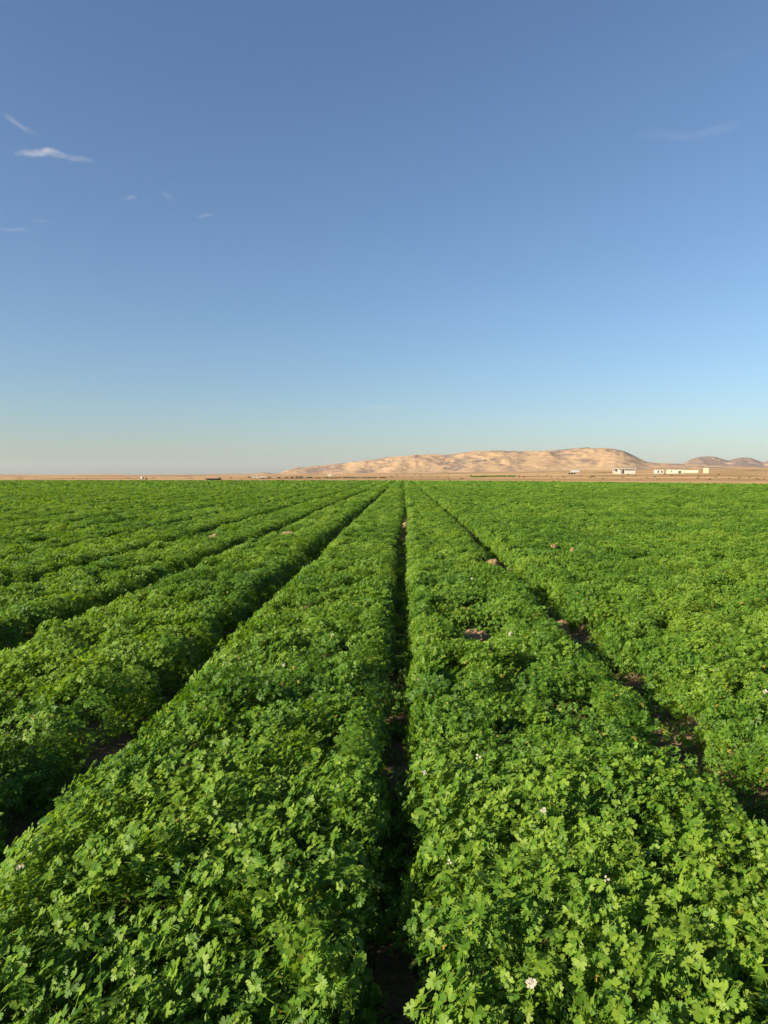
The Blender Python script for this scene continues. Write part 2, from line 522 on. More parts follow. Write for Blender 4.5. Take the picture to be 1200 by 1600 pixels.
def canopy(x, y, detail=True):
    """height of the top of the leaves above the furrow floor"""
    x = np.asarray(x, float); y = np.asarray(y, float)
    k0 = np.round(x/SP)
    best = np.full(x.shape, 9.0); kb = k0.copy(); side = np.zeros(x.shape)
    for dk in (-1, 0, 1):
        k = k0+dk
        u = x-gap_x(k, y)
        m = np.abs(u) < np.abs(best)
        best = np.where(m, u, best); kb = np.where(m, k, kb)
    u = np.abs(best)
    # width of the open furrow: wide and clear left of the camera, nearly grown over on the right
    wv = vnoise(y*0.35, kb*5.3, 7)*0.5+vnoise(y*1.3, kb*5.3+9, 8)*0.35
    g = np.where(kb <= -1, 0.085+0.035*wv+np.where(kb == -1, 0.025, 0.01)*(1-smooth((y-2.0)/3.5)), np.where(kb == 0, 0.038+0.030*wv, np.where(kb == 1, 0.078+0.015*wv+0.022*(1-smooth((y-2.6)/1.8)), -0.06+0.08*wv)))
    g = g - np.where(kb <= -4, 0.02+0.05*vnoise(y*0.2, kb*2.9, 3), 0)
    edge = vnoise(x*2.5, y*2.5, 12)*0.018+vnoise(x*7, y*7, 13)*0.022
    s = np.clip((u-g+edge)/np.where(np.abs(kb-0.5) < 1, 0.15, 0.19)+np.where(kb == 0, 0.08, 0)*(1-smooth((y-2.5)/4)), 0, 1)
    prof = np.sqrt(1-(1-s)**2)
    h = 0.370+0.015*vnoise(x*0.7, y*0.5, 1)+0.024*vnoise(x*2.1, y*1.9, 2)
    if detail:
        h = h+0.042*vnoise(x*4.7, y*4.7, 3)+0.030*vnoise(x*10, y*10, 6)
    h = h*prof
    for (hx, hy, r, st) in HOLES:
        dx = x-hx; dy = y-hy
        a = (dx*_L[0]+dy*_L[1]); b = (dx*-_L[1]+dy*_L[0])
        a = np.where(a < 0, a/st, a)
        q = (a*a+b*b)/(r*r)*(1+0.5*vnoise(x*6, y*6, 21))
        h = h*(1-np.exp(-q**2*0.7))
    for (hx, hy) in ((0.63, 5.85), (2.62, 12.0), (-2.57, 15.2), (-4.0, 14.2), (1.36, 10.6)):      # thin, stunted growth in front of the bare patches
        h = h*(1-0.52*np.exp(-((x-hx)/0.20)**2-((y-hy)/0.60)**2))
    return h


def canopy_n(x, y, e=0.05):
    zx = (canopy(x+e, y, False)-canopy(x-e, y, False))/(2*e)
    zy = (canopy(x, y+e, False)-canopy(x, y-e, False))/(2*e)
    n = np.stack([-zx, -zy, np.ones_like(zx)], -1)
    return n/np.linalg.norm(n, axis=-1, keepdims=True)


def soil_bumps(x, y):
    return 0.018*fbm(x*3, y*3, 3, 40)+0.010*fbm(x*14, y*14, 3, 44)


def soil_z(x, y):
    """raised beds of soil between the furrows"""
    x = np.asarray(x, float); y = np.asarray(y, float)
    k0 = np.round(x/SP)
    best = np.full(np.broadcast(x, y).shape, 9.0)
    for dk in (-1, 0, 1):
        u = np.abs(x-gap_x(k0+dk, y)); best = np.minimum(best, u)
    return 0.004+0.07*smooth((best-0.16)/0.22)+np.maximum(soil_bumps(x, y), -0.003)*smooth((60-y)/50)


# sheet of soil under the crop
def build_soil():
    xs = np.linspace(-100, 100, 160); ys = np.concatenate([np.linspace(-5, 40, 40), np.linspace(42, 150, 40)])
    V = []; idx = {}
    X, Y = np.meshgrid(xs, ys)
    lim = field_far(X)+0.8
    Yc = np.minimum(Y, lim)
    V = np.stack([X, Yc, np.full_like(X, 0.004)], -1).reshape(-1, 3)
    I = np.arange(V.shape[0]).reshape(X.shape)
    q = np.stack([I[:-1, :-1], I[:-1, 1:], I[1:, 1:], I[1:, :-1]], -1).reshape(-1, 4)
    keep = (np.abs(V[q[:, 3], 1]-V[q[:, 0], 1])+np.abs(V[q[:, 2], 1]-V[q[:, 1], 1])) > 1e-3
    me = fast_mesh('field_soil', V, q[keep])
    o = link('field_soil', me, M_SOIL); tag(o, kind='structure')


build_soil()

# ------------------------------------------------------------------ coriander leaves
OUT_HI = [(-78, .40), (-64, .80), (-54, .72), (-44, .90), (-31, .56), (-20, .94), (-9, .90), (2, 1.02), (12, .90), (21, .95), (32, .57), (44, .90), (55, .72), (64, .80), (78, .40)]
OUT_MID = [(-74, .50), (-52, .90), (-31, .50), (-11, 1.0), (13, 1.0), (32, .50), (52, .90), (74, .5)]
OUT_LO = [(-62, .8), (-18, 1.0), (22, .98), (62, .8)]
OUT_FEATHER = [(-50, .55), (-42, .95), (-34, .40), (-6, 1.15), (4, 1.15), (30, .42), (40, .98), (50, .5)]


def leaflet(L, out, rg, cup=0.25):
    V = [(0, 0, 0)]
    for a, r in out:
        a = math.radians(a+rg.uniform(-4, 4)); r = L*r*rg.uniform(0.92, 1.08)
        x = r*math.sin(a); y = r*math.cos(a)
        z = -cup*(r/L)**2*L*0.55+0.18*abs(x)*rg.uniform(0.5, 1.2)
        V.append((x, y, z))
    F_ = [(0, i+1, i) for i in range(1, len(out))]
    return np.array(V), F_


def rotz(V, a):
    c, s = math.cos(a), math.sin(a)
    return np.stack([V[:, 0]*c-V[:, 1]*s, V[:, 0]*s+V[:, 1]*c, V[:, 2]], -1)


def compound_leaf(L, out, rg, five=False, stalk=True):
    """a coriander leaf: fan-shaped lobed leaflets on short stalks; lies in XY, pointing +Y"""
    Vs = []; Fs = []; n = 0

    def put(v, f):
        nonlocal n
        Vs.append(v); Fs.extend([tuple(i+n for i in t) for t in f]); n += len(v)
    parts = [(0.55*L, 0, 0.0, 1.0), (0.12*L, 1, R(66), 0.88), (0.12*L, -1, R(-66), 0.88)]
    if five: parts += [(-0.85*L, 1, R(74), 0.8), (-0.85*L, -1, R(-74), 0.8)]
    for (yb, sd, ang, k) in parts:
        v, f = leaflet(L*k*rg.uniform(.9, 1.1), out, rg)
        tilt = rg.uniform(-0.25, 0.35)
        c, s = math.cos(tilt), math.sin(tilt)
        v = np.stack([v[:, 0], v[:, 1]*c-v[:, 2]*s, v[:, 1]*s+v[:, 2]*c], -1)
        v = v+np.array([0, 0.22*L if sd else 0.05*L, 0])
        v = rotz(v, -ang*rg.uniform(.9, 1.1))
        v = v+np.array([0, yb, 0])
        put(v, f)
    if stalk:
        w = 0.0011
        y0 = -1.5*L if five else -1.1*L
        v = np.array([(-w, y0, -0.45*L), (w, y0, -0.45*L), (0, y0, -0.45*L-w), (-w*.7, 0.6*L, 0), (w*.7, 0.6*L, 0), (0, 0.6*L, -w)])
        put(v, [(0, 1, 4), (0, 4, 3), (1, 2, 5), (1, 5, 4), (2, 0, 3), (2, 3, 5)])
    return np.concatenate(Vs), Fs


def orient(V, nrm, yaw):
    """turn a leaf so that its +Z is nrm and it points to yaw"""
    n = Vector(nrm).normalized()
    t = Vector((math.cos(yaw), math.sin(yaw), 0)); t = (t-n*t.dot(n)).normalized()
    b = n.cross(t)
    Mx = np.array([[-b.x, t.x, n.x], [-b.y, t.y, n.y], [-b.z, t.z, n.z]])
    return V@Mx.T


SUNW = (0.70*math.sin(SUN_AZ), 0.70*math.cos(SUN_AZ))      # leaves turn towards the light


def tuft_mesh(name, nleaf, rad, thick, L, out, rg, five=0.4, stalk=True, tilt=0.55, feather=False):
    Vs = []; Fs = []; n = 0
    for i in range(nleaf):
        r = rad*math.sqrt(rg.random()); a = rg.uniform(0, 2*math.pi)
        depth = thick*rg.random()**1.3
        z = -0.35*rad*(r/rad)**2-depth
        nr = np.array([rg.normal(0, tilt)+0.4*r/rad*math.cos(a)+SUNW[0], rg.normal(0, tilt)+0.4*r/rad*math.sin(a)+SUNW[1], 1.0])
        V, f = compound_leaf(L*rg.uniform(0.55, 1.38), out, rg, rg.random() < five, stalk)
        V = orient(V, nr, rg.uniform(0, 2*math.pi))+np.array([r*math.cos(a), r*math.sin(a), z])
        Vs.append(V); Fs.extend([tuple(q+n for q in t) for t in f]); n += len(V)
    V = np.concatenate(Vs)
    return fast_mesh(name, V, np.array(Fs), smooth=False)


def stems_mesh(name, nst, rad, h, rg):
    V = []; Fc = []
    for i in range(nst):
        a = rg.uniform(0, 6.283); r1 = rad*rg.uniform(.2, 1.0)
        p0 = np.array([0.012*math.cos(a), 0.012*math.sin(a), 0]); p2 = np.array([r1*math.cos(a), r1*math.sin(a), h*rg.uniform(.75, .98)])
        p1 = (p0+p2)/2+np.array([-.15*r1*math.cos(a), -.15*r1*math.sin(a), 0.06*h])
        w = rg.uniform(.0011, .0019)
        b = len(V)
        for k, (p, ww) in enumerate(((p0, w), (p1, w*.85), (p2, w*.6))):
            for m in range(3):
                t = m*2.094
                V.append(p+ww*np.array([math.cos(t), math.sin(t), 0]))
        for k in range(2):
            for m in range(3):
                m2 = (m+1) % 3
                Fc.append((b+k*3+m, b+k*3+m2, b+k*3+3+m2)); Fc.append((b+k*3+m, b+k*3+3+m2, b+k*3+3+m))
    return fast_mesh(name, np.array(V), np.array(Fc), smooth=True)


# shared meshes: tufts that cover the beds, coarser with distance
SRC = bpy.data.collections.new('tuft_shapes')   # not linked to the scene: only the crop instances it
rg = np.random.default_rng(5)


def src(i, me):
    me.materials.append(M_LEAF)
    o = bpy.data.objects.new('tuft_%02d' % i, me); SRC.objects.link(o)


NV = 6
for i in range(NV):
    src(i, tuft_mesh('tuft', 78, 0.108, 0.10, 0.0148, OUT_MID, rg))
for i in range(2):
    src(NV+i, tuft_mesh('tuft', 60, 0.115, 0.08, 0.021, OUT_FEATHER, rg, five=.8))
for i in range(4):
    src(NV+2+i, tuft_mesh('tuft', 84, 0.19, 0.10, 0.0265, OUT_LO, rg, stalk=False))
for i in range(4):
    src(NV+6+i, tuft_mesh('tuft', 100, 0.36, 0.12, 0.047, OUT_LO, rg, five=0.0, stalk=False))


def scatter_group():
    g = bpy.data.node_groups.new('leaf_scatter', 'GeometryNodeTree')
    g.interface.new_socket('Geometry', in_out='INPUT', socket_type='NodeSocketGeometry')
    g.interface.new_socket('Geometry', in_out='OUTPUT', socket_type='NodeSocketGeometry')
    gi = g.nodes.new('NodeGroupInput'); go = g.nodes.new('NodeGroupOutput')
    iop = g.nodes.new('GeometryNodeInstanceOnPoints')
    ci = g.nodes.new('GeometryNodeCollectionInfo'); ci.inputs['Collection'].default_value = SRC
    ci.inputs['Separate Children'].default_value = True; ci.inputs['Reset Children'].default_value = True

    def attr(nm, ty):
        n = g.nodes.new('GeometryNodeInputNamedAttribute'); n.data_type = ty; n.inputs['Name'].default_value = nm
        return n.outputs['Attribute']
    e2r = g.nodes.new('FunctionNodeEulerToRotation')
    L = g.links.new
    L(gi.outputs[0], iop.inputs['Points']); L(ci.outputs[0], iop.inputs['Instance'])
    iop.inputs['Pick Instance'].default_value = True
    L(attr('pick', 'INT'), iop.inputs['Instance Index'])
    L(attr('turn', 'FLOAT_VECTOR'), e2r.inputs[0]); L(e2r.outputs[0], iop.inputs['Rotation'])
    L(attr('size', 'FLOAT'), iop.inputs['Scale'])
    L(iop.outputs[0], go.inputs[0])
    return g


SCATTER = scatter_group()


def bed_of(x, y):
    """number of the bed: bed k lies between furrows k and k+1"""
    k = np.floor(x/SP).astype(int)
    k = np.where(x < gap_x(k, y), k-1, k)
    return np.where(x > gap_x(k+1, y), k+1, k)


HALF = 0.60      # half width of the view per metre of distance, with a margin for a step to the side


def field_points(y0, y1, dens, wide=1.0):
    """points over the field between two distances, in the cone of sight and a margin beside it"""
    out = []
    x_max = HALF*y1+wide+1.5
    n = int(dens*2*x_max*(y1-y0))
    x = rng.uniform(-x_max, x_max, n); y = rng.uniform(y0, y1, n)
    m = (np.abs(x+0.029*y) < HALF*np.maximum(y, 0)+wide+1.5) & (y < field_far(x))
    return x[m], y[m]


NEAR_D = 2.95      # up to here each plant is an object


def in_near(x, y):
    """the stretch where each plant stands as an object"""
    return (y > 1.12) & (y < NEAR_D) & (np.abs(x+0.029*y) < 0.545*y+0.12)


def scatter(y0, y1, dens, picks, size, lift, wide=1.0, side_boost=True):
    x, y = field_points(y0, y1, dens*1.35, wide)
    z = canopy(x, y)
    n = canopy_n(x, y)
    p = np.clip(1/np.maximum(n[:, 2], 0.35), 1, 2.2)/1.8 if side_boost else np.full(len(x), 0.8)
    keep = (rng.random(len(x)) < p) & (z > 0.05) & (~in_near(x, y))
    x, y, z, n = x[keep], y[keep], z[keep], n[keep]
    # lean the tuft with the surface, but less than the surface
    nn = n*np.array([0.75, 0.75, 1.0])+rng.normal(0, 0.10, n.shape); nn /= np.linalg.norm(nn, axis=1, keepdims=True)
    yaw = rng.normal(0, 0.6, len(x))
    # euler XYZ: yaw first about z, then tilt: use matrix to euler
    ry = np.arctan2(nn[:, 0], nn[:, 2]); rx = np.arcsin(np.clip(-nn[:, 1], -1, 1))
    eul = np.stack([rx, ry, np.zeros_like(rx)], -1)
    # tilt after yaw: R = Rtilt * Rz(yaw)
    cx, sx, cy, sy, cz, sz = np.cos(rx), np.sin(rx), np.cos(ry), np.sin(ry), np.cos(yaw), np.sin(yaw)
    # Rtilt = Ry(ry) * Rx(rx)
    A = np.empty((len(x), 3, 3))
    A[:, 0, 0] = cy; A[:, 0, 1] = sy*sx; A[:, 0, 2] = sy*cx
    A[:, 1, 0] = 0; A[:, 1, 1] = cx; A[:, 1, 2] = -sx
    A[:, 2, 0] = -sy; A[:, 2, 1] = cy*sx; A[:, 2, 2] = cy*cx
    B = np.zeros_like(A); B[:, 0, 0] = cz; B[:, 0, 1] = -sz; B[:, 1, 0] = sz; B[:, 1, 1] = cz; B[:, 2, 2] = 1
    M = A@B
    eul = np.stack([np.arctan2(M[:, 2, 1], M[:, 2, 2]), -np.arcsin(np.clip(M[:, 2, 0], -1, 1)), np.arctan2(M[:, 1, 0], M[:, 0, 0])], -1)
    sz_ = size*rng.uniform(0.8, 1.2, len(x))*np.clip(z/0.25, 0.45, 1)
    pk = rng.integers(picks[0], picks[1], len(x))
    if picks[0] == 0:
        f = (vnoise(x*0.9, y*0.9, 31) > 0.42) & (rng.random(len(x)) < 0.75)
        pk = np.where(f, rng.integers(NV, NV+2, len(x)), pk)
    z = z+rng.normal(0, 0.013, len(x))
    return np.stack([x, y, z], -1), eul, sz_, pk


def understory(y0, y1, dens, low=False):
    x, y = field_points(y0, y1, dens, 1.5)
    z = canopy(x, y, False)
    fr = rng.uniform(0.35, 0.75, len(x))
    keep = (z > 0.16) | ((z < 0.10) & (rng.random(len(x)) < np.where(np.abs(x-SP) < 0.4, 0.22, 0.8)) & (vnoise(x*0.8, y*0.8, 55) > -0.35))
    for (hx, hy, r, st) in HOLES:
        keep &= np.hypot(x-hx, y-hy) > r*1.6
    zz = np.where(z > 0.16, z*fr, 0.075)
    if low: keep &= (z < 0.10) & (np.abs(x-SP) > 0.3)
    x, y, zz = x[keep], y[keep], zz[keep]
    e = np.stack([rng.normal(0, .15, len(x)), rng.normal(0, .15, len(x)), rng.normal(0, .6, len(x))], -1)
    sz = np.where(zz < 0.08, rng.uniform(.5, .85, len(x)), rng.uniform(.9, 1.2, len(x)))
    return np.stack([x, y, zz], -1), e, sz, rng.integers(0, NV, len(x))


chunks = [understory(0.5, 16.0, 34), understory(0.5, 12.0, 60, True),
          scatter(-1.5, 3.0, 62, (0, NV), 1.0, 0.0, wide=2.2),
          scatter(3.0, 14.0, 62, (0, NV), 1.0, 0.0),
          scatter(14.0, 26.0, 46, (0, NV), 1.15, 0.0),
          scatter(26.0, 60.0, 24, (NV+2, NV+6), 1.0, 0.0),
          scatter(60.0, FIELD_FAR, 8.5, (NV+6, NV+10), 1.0, 0.0, side_boost=False)]
PT = np.concatenate([c[0] for c in chunks]); PE = np.concatenate([c[1] for c in chunks])
PS = np.concatenate([c[2] for c in chunks]); PK = np.concatenate([c[3] for c in chunks])
# the furrow side shoots: a few low tufts standing in the furrows
BED = bed_of(PT[:, 0], PT[:, 1])


def foliage(name, mask, parent=None):
    P = PT[mask]
    me = bpy.data.meshes.new(name)
    me.vertices.add(len(P)); me.vertices.foreach_set('co', P.astype(np.float32).ravel())
    a = me.attributes.new('turn', 'FLOAT_VECTOR', 'POINT'); a.data.foreach_set('vector', PE[mask].astype(np.float32).ravel())
    a = me.attributes.new('size', 'FLOAT', 'POINT'); a.data.foreach_set('value', PS[mask].astype(np.float32))
    a = me.attributes.new('pick', 'INT', 'POINT'); a.data.foreach_set('value', PK[mask].astype(np.int32))
    o = link(name, me, M_LEAF, parent)
    md = o.modifiers.new('leaf_scatter', 'NODES'); md.node_group = SCATTER
    o['kind'] = 'stuff'
    return o


def bed_soil(ks):
    """low mounds of soil under the given beds"""
    Vs = []; Fs = []; n = 0
    for k in ks:
        ys = np.concatenate([np.arange(-1.5, 30, 0.16 if abs(k+0.5) < 4 else 0.5), np.linspace(30, 141, 50)])
        us = np.linspace(0.0, 1.0, 15)
        xl = gap_x(k, ys)+0.15; xr = gap_x(k+1, ys)-0.15
        X = xl[:, None]*(1-us)+xr[:, None]*us
        Y = np.repeat(ys[:, None], 15, 1)
        e = np.minimum(us, 1-us)
        Z = 0.006+0.07*smooth(e/0.16)[None, :]+soil_bumps(X, Y)*smooth(e/0.08)[None, :]
        Z = np.maximum(Z, 0.006)
        ok = ys < field_far((xl+xr)/2)
        X, Y, Z = X[ok], Y[ok], Z[ok]
        I = n+np.arange(X.size).reshape(X.shape)
        Vs.append(np.stack([X, Y, Z], -1).reshape(-1, 3)); n += X.size
        Fs.append(np.stack([I[:-1, :-1], I[:-1, 1:], I[1:, 1:], I[1:, :-1]], -1).reshape(-1, 4))
    return fast_mesh('bed_soil', np.concatenate(Vs), np.concatenate(Fs), smooth=True)


BED_LABEL = {
    -1: 'broad green coriander bed directly left of the dark centre furrow',
    0: 'broad green coriander bed directly right of the centre furrow, with a small bare brown patch',
    1: 'coriander bed on the far side of the narrow right-hand furrow',
    2: 'second coriander bed to the right of the right-hand furrow, its edge grown over',
    -2: 'coriander bed between the two wide shaded furrows at the left',
    -3: 'third coriander bed to the left of the centre furrow',
    -4: 'fourth coriander bed to the left of the centre furrow',
    -5: 'fifth coriander bed to the left of the centre furrow',
    -6: 'sixth coriander bed to the left of the centre furrow',
}
for k, lab in BED_LABEL.items():
    b = link('crop_bed', bed_soil([k]), M_SOIL)
    tag(b, lab, 'crop bed', 'coriander beds running to the horizon')
    foliage('foliage', BED == k, b)
rest = ~np.isin(BED, list(BED_LABEL))
o = foliage('coriander_crop', rest)
tag(o, 'distant coriander rows merging into one green expanse on both sides of the nearer beds', 'crop', kind='stuff')

# ------------------------------------------------------------------ the nearest plants, one object each
LEAVES = []
for i in range(10):
    V, f = compound_leaf(0.0158, OUT_HI, rg, five=(i % 3 == 0))
    me = fast_mesh('leaf', V, np.array(f)); me.materials.append(M_LEAF); LEAVES.append(me)
UNDER = []
for i in range(5):
    me = tuft_mesh('foliage', 84, 0.105, 0.15, 0.0155, OUT_MID, rg, tilt=0.6); me.materials.append(M_LEAF); UNDER.append(me)
UNDER_F = []
for i in range(2):
    me = tuft_mesh('foliage', 60, 0.10, 0.12, 0.021, OUT_FEATHER, rg, five=.8); me.materials.append(M_LEAF); UNDER_F.append(me)
STEMS = []
for i in range(4):
    me = stems_mesh('stalk', 12, 0.085, 0.30, rg); me.materials.append(M_STEM); STEMS.append(me)


def near_spots():
    """jittered grid of plants, nearest first"""
    s = 0.14
    pts = []
    for iy in range(int(1.1/s), int(NEAR_D/s)+2):
        for ix in range(-18, 19):
            x = ix*s+(iy % 2)*s/2+rng.uniform(-.04, .04); y = iy*s+rng.uniform(-.04, .04)
            if in_near(np.array([x]), np.array([y]))[0] and canopy(np.array([x]), np.array([y]))[0] > 0.10:
                pts.append((x, y))
    pts.sort(key=lambda p: p[1])
    return pts


NEARPTS = near_spots()
print('near plants', len(NEARPTS), 'tufts', len(PT))
NEAR_LAB = {-3: 'leafy coriander plant of the near end of the third bed left of the centre furrow',
            -2: 'leafy green coriander plant growing across the wide shaded furrow at the left edge',
            -1: 'leafy green coriander plant at the near end of the bed left of the centre furrow',
            0: 'leafy green coriander plant at the near end of the bed right of the centre furrow',
            1: 'leafy green coriander plant growing beyond the right-hand furrow at the right edge'}
NEAR_GRP = {-3: 'near plants of the third left bed', -2: 'near plants beyond the left furrow', -1: 'near plants of the bed left of the centre furrow', 0: 'near plants of the bed right of the centre furrow', 1: 'near plants beyond the right furrow'}
for i, (x, y) in enumerate(NEARPTS):
    ax, ay = np.array([x]), np.array([y])
    h = float(canopy(ax, ay)[0]); nrm = canopy_n(ax, ay)[0]
    bed = int(bed_of(ax, ay)[0])
    z0 = float(soil_z(ax, ay)[0])*0.8
    root = link('coriander_plant', None)
    root.empty_display_size = 0.05
    root.location = (x, y, z0)
    tag(root, NEAR_LAB[bed], 'coriander plant', NEAR_GRP[bed])
    top = h-z0
    st = link('stalk', STEMS[i % 4], None, root); st.scale = (1, 1, max(0.3, top/0.34)); st.rotation_euler = (0, 0, rng.uniform(0, 6.28))
    fe = float(vnoise(ax*0.9, ay*0.9, 31)[0]) > 0.42
    nn = Vector(nrm*np.array([.7, .7, 1])).normalized()
    q = nn.to_track_quat('Z', 'Y')
    fo = link('foliage', (UNDER_F[i % 2] if fe else UNDER[i % 5]), None, root)
    fo.rotation_euler = (q @ Euler((0, 0, rng.normal(0, .6))).to_quaternion()).to_euler()
    fo.location = (0, 0, top-0.022); fo.scale = (1.0,)*3
    fo['kind'] = 'stuff'
    for j in range(26):
        r = 0.098*math.sqrt(rng.random()); a = rng.uniform(0, 6.283)
        lf = bpy.data.objects.new('leaf', LEAVES[int(rng.integers(0, len(LEAVES)))])
        off = q @ Vector((r*math.cos(a), r*math.sin(a), -0.45*r*r/0.098+rng.uniform(-.018, .022)))
        lf.parent = root
        lf.location = Vector((0, 0, top))+off
        ln = (nn+Vector((rng.normal(0, .45)+SUNW[0], rng.normal(0, .45)+SUNW[1], rng.normal(0, .15)))+0.4*Vector((math.cos(a), math.sin(a), 0))*r/0.098).normalized()
        lf.rotation_euler = (ln.to_track_quat('Z', 'Y') @ Euler((0, 0, rng.uniform(0, 6.28))).to_quaternion()).to_euler()
        s = rng.uniform(0.6, 1.4); lf.scale = (s, s, s)
        COL.objects.link(lf)

# ------------------------------------------------------------------ white flower heads
def petals_mesh(name, nfl, rad, rg):
    V = []; Fc = []
    for i in range(nfl):
        a = 6.283*i/nfl+rg.uniform(-.3, .3); r = rad*rg.uniform(.25, 1)
        c = np.array([r*math.cos(a), r*math.sin(a), 0.25*rad*(1-(r/rad)**2)+rg.uniform(-.001, .001)])
        for p in range(5):
            t = p*1.2566+rg.uniform(-.2, .2); l = rad*rg.uniform(.45, .8)
            d = np.array([math.cos(t), math.sin(t), 0.25]); s = np.array([-math.sin(t), math.cos(t), 0])
            b = len(V)
            V += [c, c+d*l*.6+s*l*.34, c+d*l+np.array([0, 0, .05*l]), c+d*l*.6-s*l*.34]
            Fc += [(b, b+1, b+2), (b, b+2, b+3)]
    return fast_mesh(name, np.array(V), np.array(Fc))


PETALS = []
for i in range(4):
    me = petals_mesh('umbellet', 7, 0.0062, rg); me.materials.append(M_PETAL); PETALS.append(me)


def stalk_mesh(name, pts, w):
    V = []; Fc = []
    for k, p in enumerate(pts):
        for m in range(5):
            t = m*2*math.pi/5
            V.append(np.array(p)+w*(1-.4*k/len(pts))*np.array([math.cos(t), math.sin(t), 0]))
    for k in range(len(pts)-1):
        for m in range(5):
            m2 = (m+1) % 5
            Fc.append((k*5+m, k*5+m2, k*5+5+m2, k*5+5+m))
    return mesh(name, V, Fc, True)


def at_canopy(px, py, lift=0.03):
    """where the sight line of a pixel meets the top of the leaves"""
    r = ray(px, py); h = math.hypot(r.x, r.y)
    ds = np.arange(1.0, 80, 0.01)
    x = r.x/h*ds; y = r.y/h*ds; z = CAM_H+r.z/h*ds
    c = canopy(x, y)+lift
    k = np.argmax(z <= c)
    return Vector((x[k], y[k], z[k]))


FLOWERS = [
    (830, 1536, 7, 1.25, 'white coriander flower head of several loose clusters on a long stalk, nearest the bottom edge'),
    (849, 1266, 7, 1.05, 'compact round white coriander flower head right of the centre furrow, largest on that bed'),
    (948, 1373, 4, 0.95, 'small white coriander flower head of three clusters near the right furrow'),
    (702, 1347, 4, 0.85, 'small pinkish white flower head just right of the dark near end of the centre furrow'),
    (31, 1354, 6, 1.15, 'white flower head at the edge of the left furrow, nearest the left edge'),
    (443, 1039, 5, 1.25, 'white flower head on the bed left of the centre furrow, nearer of two'),
    (519, 992, 5, 1.3, 'white flower head on the bed left of the centre furrow, farther of two'),
    (747, 1182, 4, 1.2, 'pale flower head in the middle of the bed right of the centre furrow'),
    (663, 1207, 5, 1.0, 'pale cream flower head at the left rim of the bed right of the centre furrow'),
    (797, 990, 5, 1.9, 'pale flower head just right of the small bare brown patch'),
    (737, 904, 5, 1.7, 'small white flower head farthest up the bed right of the centre furrow'),
    (1195, 1080, 5, 1.3, 'white flower head at the right edge, on the bed beyond the right-hand furrow'),
]
for (px, py, nu, sc_, lab) in FLOWERS:
    p = at_canopy(px, py, 0.012); sc_ *= 0.54
    g0 = float(soil_z(np.array([p.x]), np.array([p.y]))[0])
    root = link('coriander_flower', None); root.location = (p.x, p.y, g0)
    root.empty_display_size = 0.05
    tag(root, lab, 'flower', 'white coriander flower heads')
    hh = p.z-g0
    d = Vector((rng.uniform(-.02, .02), rng.uniform(-.02, .02)))
    link('stalk', stalk_mesh('stalk', [(d.x, d.y, 0), (d.x*.5, d.y*.5, hh*.5), (0, 0, hh-0.012*sc_)], 0.0016), M_STEM, root)
    face = (Vector((0, 0, 1))*0.7+Vector((SUN_DIR.x, SUN_DIR.y, 0))*0.35+Vector((-p.x, -p.y, 0)).normalized()*0.45).normalized()
    qf = face.to_track_quat('Z', 'Y')
    for j in range(nu):
        a = 6.283*j/max(nu-1, 1)+rng.uniform(-.25, .25); r = (0 if j == 0 and nu > 4 else 0.0125*sc_*rng.uniform(.85, 1.15))
        off = qf @ Vector((r*math.cos(a), r*math.sin(a), -0.18*r))
        u = link('umbellet', PETALS[j % 4], None, root)
        u.location = Vector((0, 0, hh))+off
        u.rotation_euler = (qf @ Euler((rng.uniform(-.4, .4), rng.uniform(-.4, .4), rng.uniform(0, 6))).to_quaternion()).to_euler()
        u.scale = (sc_,)*3
        b0 = Vector((0, 0, hh-0.012*sc_)); b1 = u.location-face*0.002
        ry = link('ray_stalk', stalk_mesh('ray_stalk', [b0, (b0+b1)/2+Vector((0, 0, -.001)), b1], 0.0007), M_STEM, root)

# ------------------------------------------------------------------ bare patches: low heaps of sandy soil
def heap(hx, hy, r, h, label):
    n, m = 24, 9
    V = [(0, 0, h)]
    for j in range(1, m+1):
        t = j/m
        for i in range(n):
            a = 6.2832*i/n
            rr = r*1.25*t*(1+0.22*float(vnoise(np.array([math.cos(a)*1.7+hx]), np.array([math.sin(a)*1.7+hy]), 61)))
            x, y = rr*math.cos(a), rr*math.sin(a)*1.3
            z = h*(1-t**4)-0.01
            z += (0.045*float(fbm(np.array([(hx+x)*9]), np.array([(hy+y)*9]), 3, 62))+0.02*float(fbm(np.array([(hx+x)*30]), np.array([(hy+y)*30]), 2, 64)))*(1-t**3)*min(1, r/0.1)
            V.append((x, y, z))
    Fc = [(0, 1+i, 1+(i+1) % n) for i in range(n)]
    for j in range(m-1):
        for i in range(n):
            a0 = 1+j*n+i; a1 = 1+j*n+(i+1) % n
            Fc.append((a0, a0+n, a1+n, a1))
    o = link('soil_patch', mesh('soil_patch', V, Fc), M_DRYSOIL, None, (hx, hy, 0.0))
    tag(o, label, 'soil patch', 'bare soil patches in the crop')


M_DRYSOIL = soil_material('dry_sandy_soil', (0.15, 0.098, 0.050), (0.26, 0.178, 0.088), (0.36, 0.258, 0.132))
for hp in HEAPS: heap(*hp)

